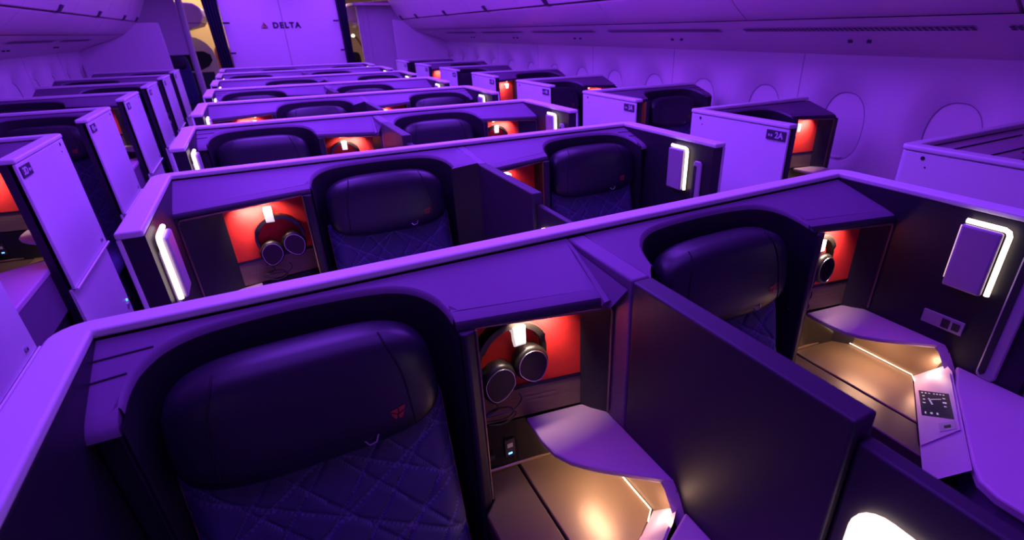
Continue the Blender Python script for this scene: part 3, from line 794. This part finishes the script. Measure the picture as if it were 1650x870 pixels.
# bins of the next cabin
def aft_bin(sg, y0, y1, label):
    root = thing('overhead_bin', (sg*1.9, (y0+y1)/2, 1.7), label, 'overhead bin')
    off = (-sg*1.9, -(y0+y1)/2, -1.7)
    m = MB(False, off)
    pts = [(1.12, 1.80), (1.06, 1.90), (1.08, 2.02), (1.16, 2.08), (2.598, 2.2), (2.598, 1.80)]
    m.loft([[(sg*x, y0, z) for x, z in pts], [(sg*x, y1, z) for x, z in pts]], True, True); m.build('bin_door', 'bin', root, bevel=.02, seg=3)
    m = MB(False, off); pts = [(1.16, 1.765), (1.13, 1.795), (2.598, 1.795), (2.598, 1.68), (1.5, 1.68)]
    m.loft([[(sg*x, y0, z) for x, z in pts], [(sg*x, y1, z) for x, z in pts]], True, True); m.build('bin_bottom', 'bin', root)
aft_bin(-1, 10.75, 12.4, 'overhead bin with warm-lit end beyond the left column')
aft_bin(1, 10.6, 12.4, 'overhead bin beyond the right curtain and doorway')
root = thing('orange_reflection', (1.40, 12.0, 1.3), 'small orange reflection shaped as a glowing arm beyond the right curtain', 'reflection')  # an orange reflection built as a small glowing arm, no lamp there
m = MB(); m.tube(crom([(.11, 0, 0), (.06, 0, .14), (.0, 0, .24), (-.05, 0, .27)], 5), .016, 8); m.build('reflection_arm', 'piping', root)
m = MB(); m.superell((-.05, 0, .27), (.035, .03, .03), 2.2, 16, 10); m.build('reflection_tip', 'warmlow', root)
root = thing('ceiling_glow', (-1.12, 13.8, 2.40), 'warm white glow strip added for the bright far ceiling beyond the left curtain', 'added glow')  # glowing strip added to imitate the brightly lit ceiling of the next cabin
m = MB(); m.box(-.20, .20, -1.5, 1.5, -.04, .02); m.build('glow_housing', 'white', root)
m = MB(); m.box(-.18, .18, -1.48, 1.48, -.055, -.04); m.build('glow_panel', 'warm', root)
# downlights on the doorway ceiling
for x, y in ((1.56, 9.985),): pass

# ================================================================= light
V1 = (.240, .046, 1.0)
light('ceiling_wash', 'AREA', (-.55, 3.7, 2.36), 88, V1, .8, 4.6)
light('ceiling_wash', 'AREA', (-.55, 7.9, 2.36), 46, V1, .8, 3.4)
light('ceiling_wash', 'AREA', (.75, 3.7, 2.36), 88, V1, .8, 4.6)
light('ceiling_wash', 'AREA', (.75, 7.9, 2.36), 46, V1, .8, 3.4)
light('ceiling_wash', 'AREA', (-.1, .62, 2.36), 11.5, V1, 2.6, 1.3, (0, 0, 0), 1.75)
light('aft_warm', 'AREA', (-1.0, 14.4, 2.38), 60, (1, .62, .28), 1.6, 3.0)
light('aft_warm', 'POINT', (-.98, 13.2, 2.28), 22, (1, .72, .48), .10)
light('aft_warm', 'POINT', (1.1, 11.2, 2.2), 4, (1, .66, .55), .10)
light('aft_violet', 'AREA', (0, 10.9, 2.38), 12, V1, 3.0, .4)
light('aft_violet', 'AREA', (-1.4, 11.5, 2.2), 14, V1, .8, .4, (math.radians(50), 0, 0))

w = bpy.data.worlds.new('world'); S.world = w; w.use_nodes = True
w.node_tree.nodes['Background'].inputs[0].default_value = (.25, .05, 1, 1); w.node_tree.nodes['Background'].inputs[1].default_value = .02

# ================================================================= camera
cam = bpy.data.cameras.new('camera'); co = bpy.data.objects.new('camera', cam); COL.objects.link(co)
Rr = ((0.8764614488, -0.4811831683, -0.0166759501), (-0.2277224516, -0.3837759461, -0.8949069830), (0.4242143489, 0.7881489591, -0.4459410325))
mw = Matrix(((Rr[0][0], -Rr[1][0], -Rr[2][0]), (Rr[0][1], -Rr[1][1], -Rr[2][1]), (Rr[0][2], -Rr[1][2], -Rr[2][2]))).to_4x4()
mw.translation = (-.585, 0, 1.626); co.matrix_world = mw
cam.sensor_width = 36; cam.sensor_fit = 'HORIZONTAL'; cam.lens = 829.7656/1650*36
cam.shift_x = -72.2353/1650; cam.shift_y = 24.8868/1650; cam.clip_start = .02
cam.dof.use_dof = True; cam.dof.focus_distance = 1.35; cam.dof.aperture_fstop = 4.5
S.camera = co
S.view_settings.view_transform = 'Standard'; S.view_settings.look = 'None'
S.view_settings.exposure = 0; S.view_settings.gamma = 1
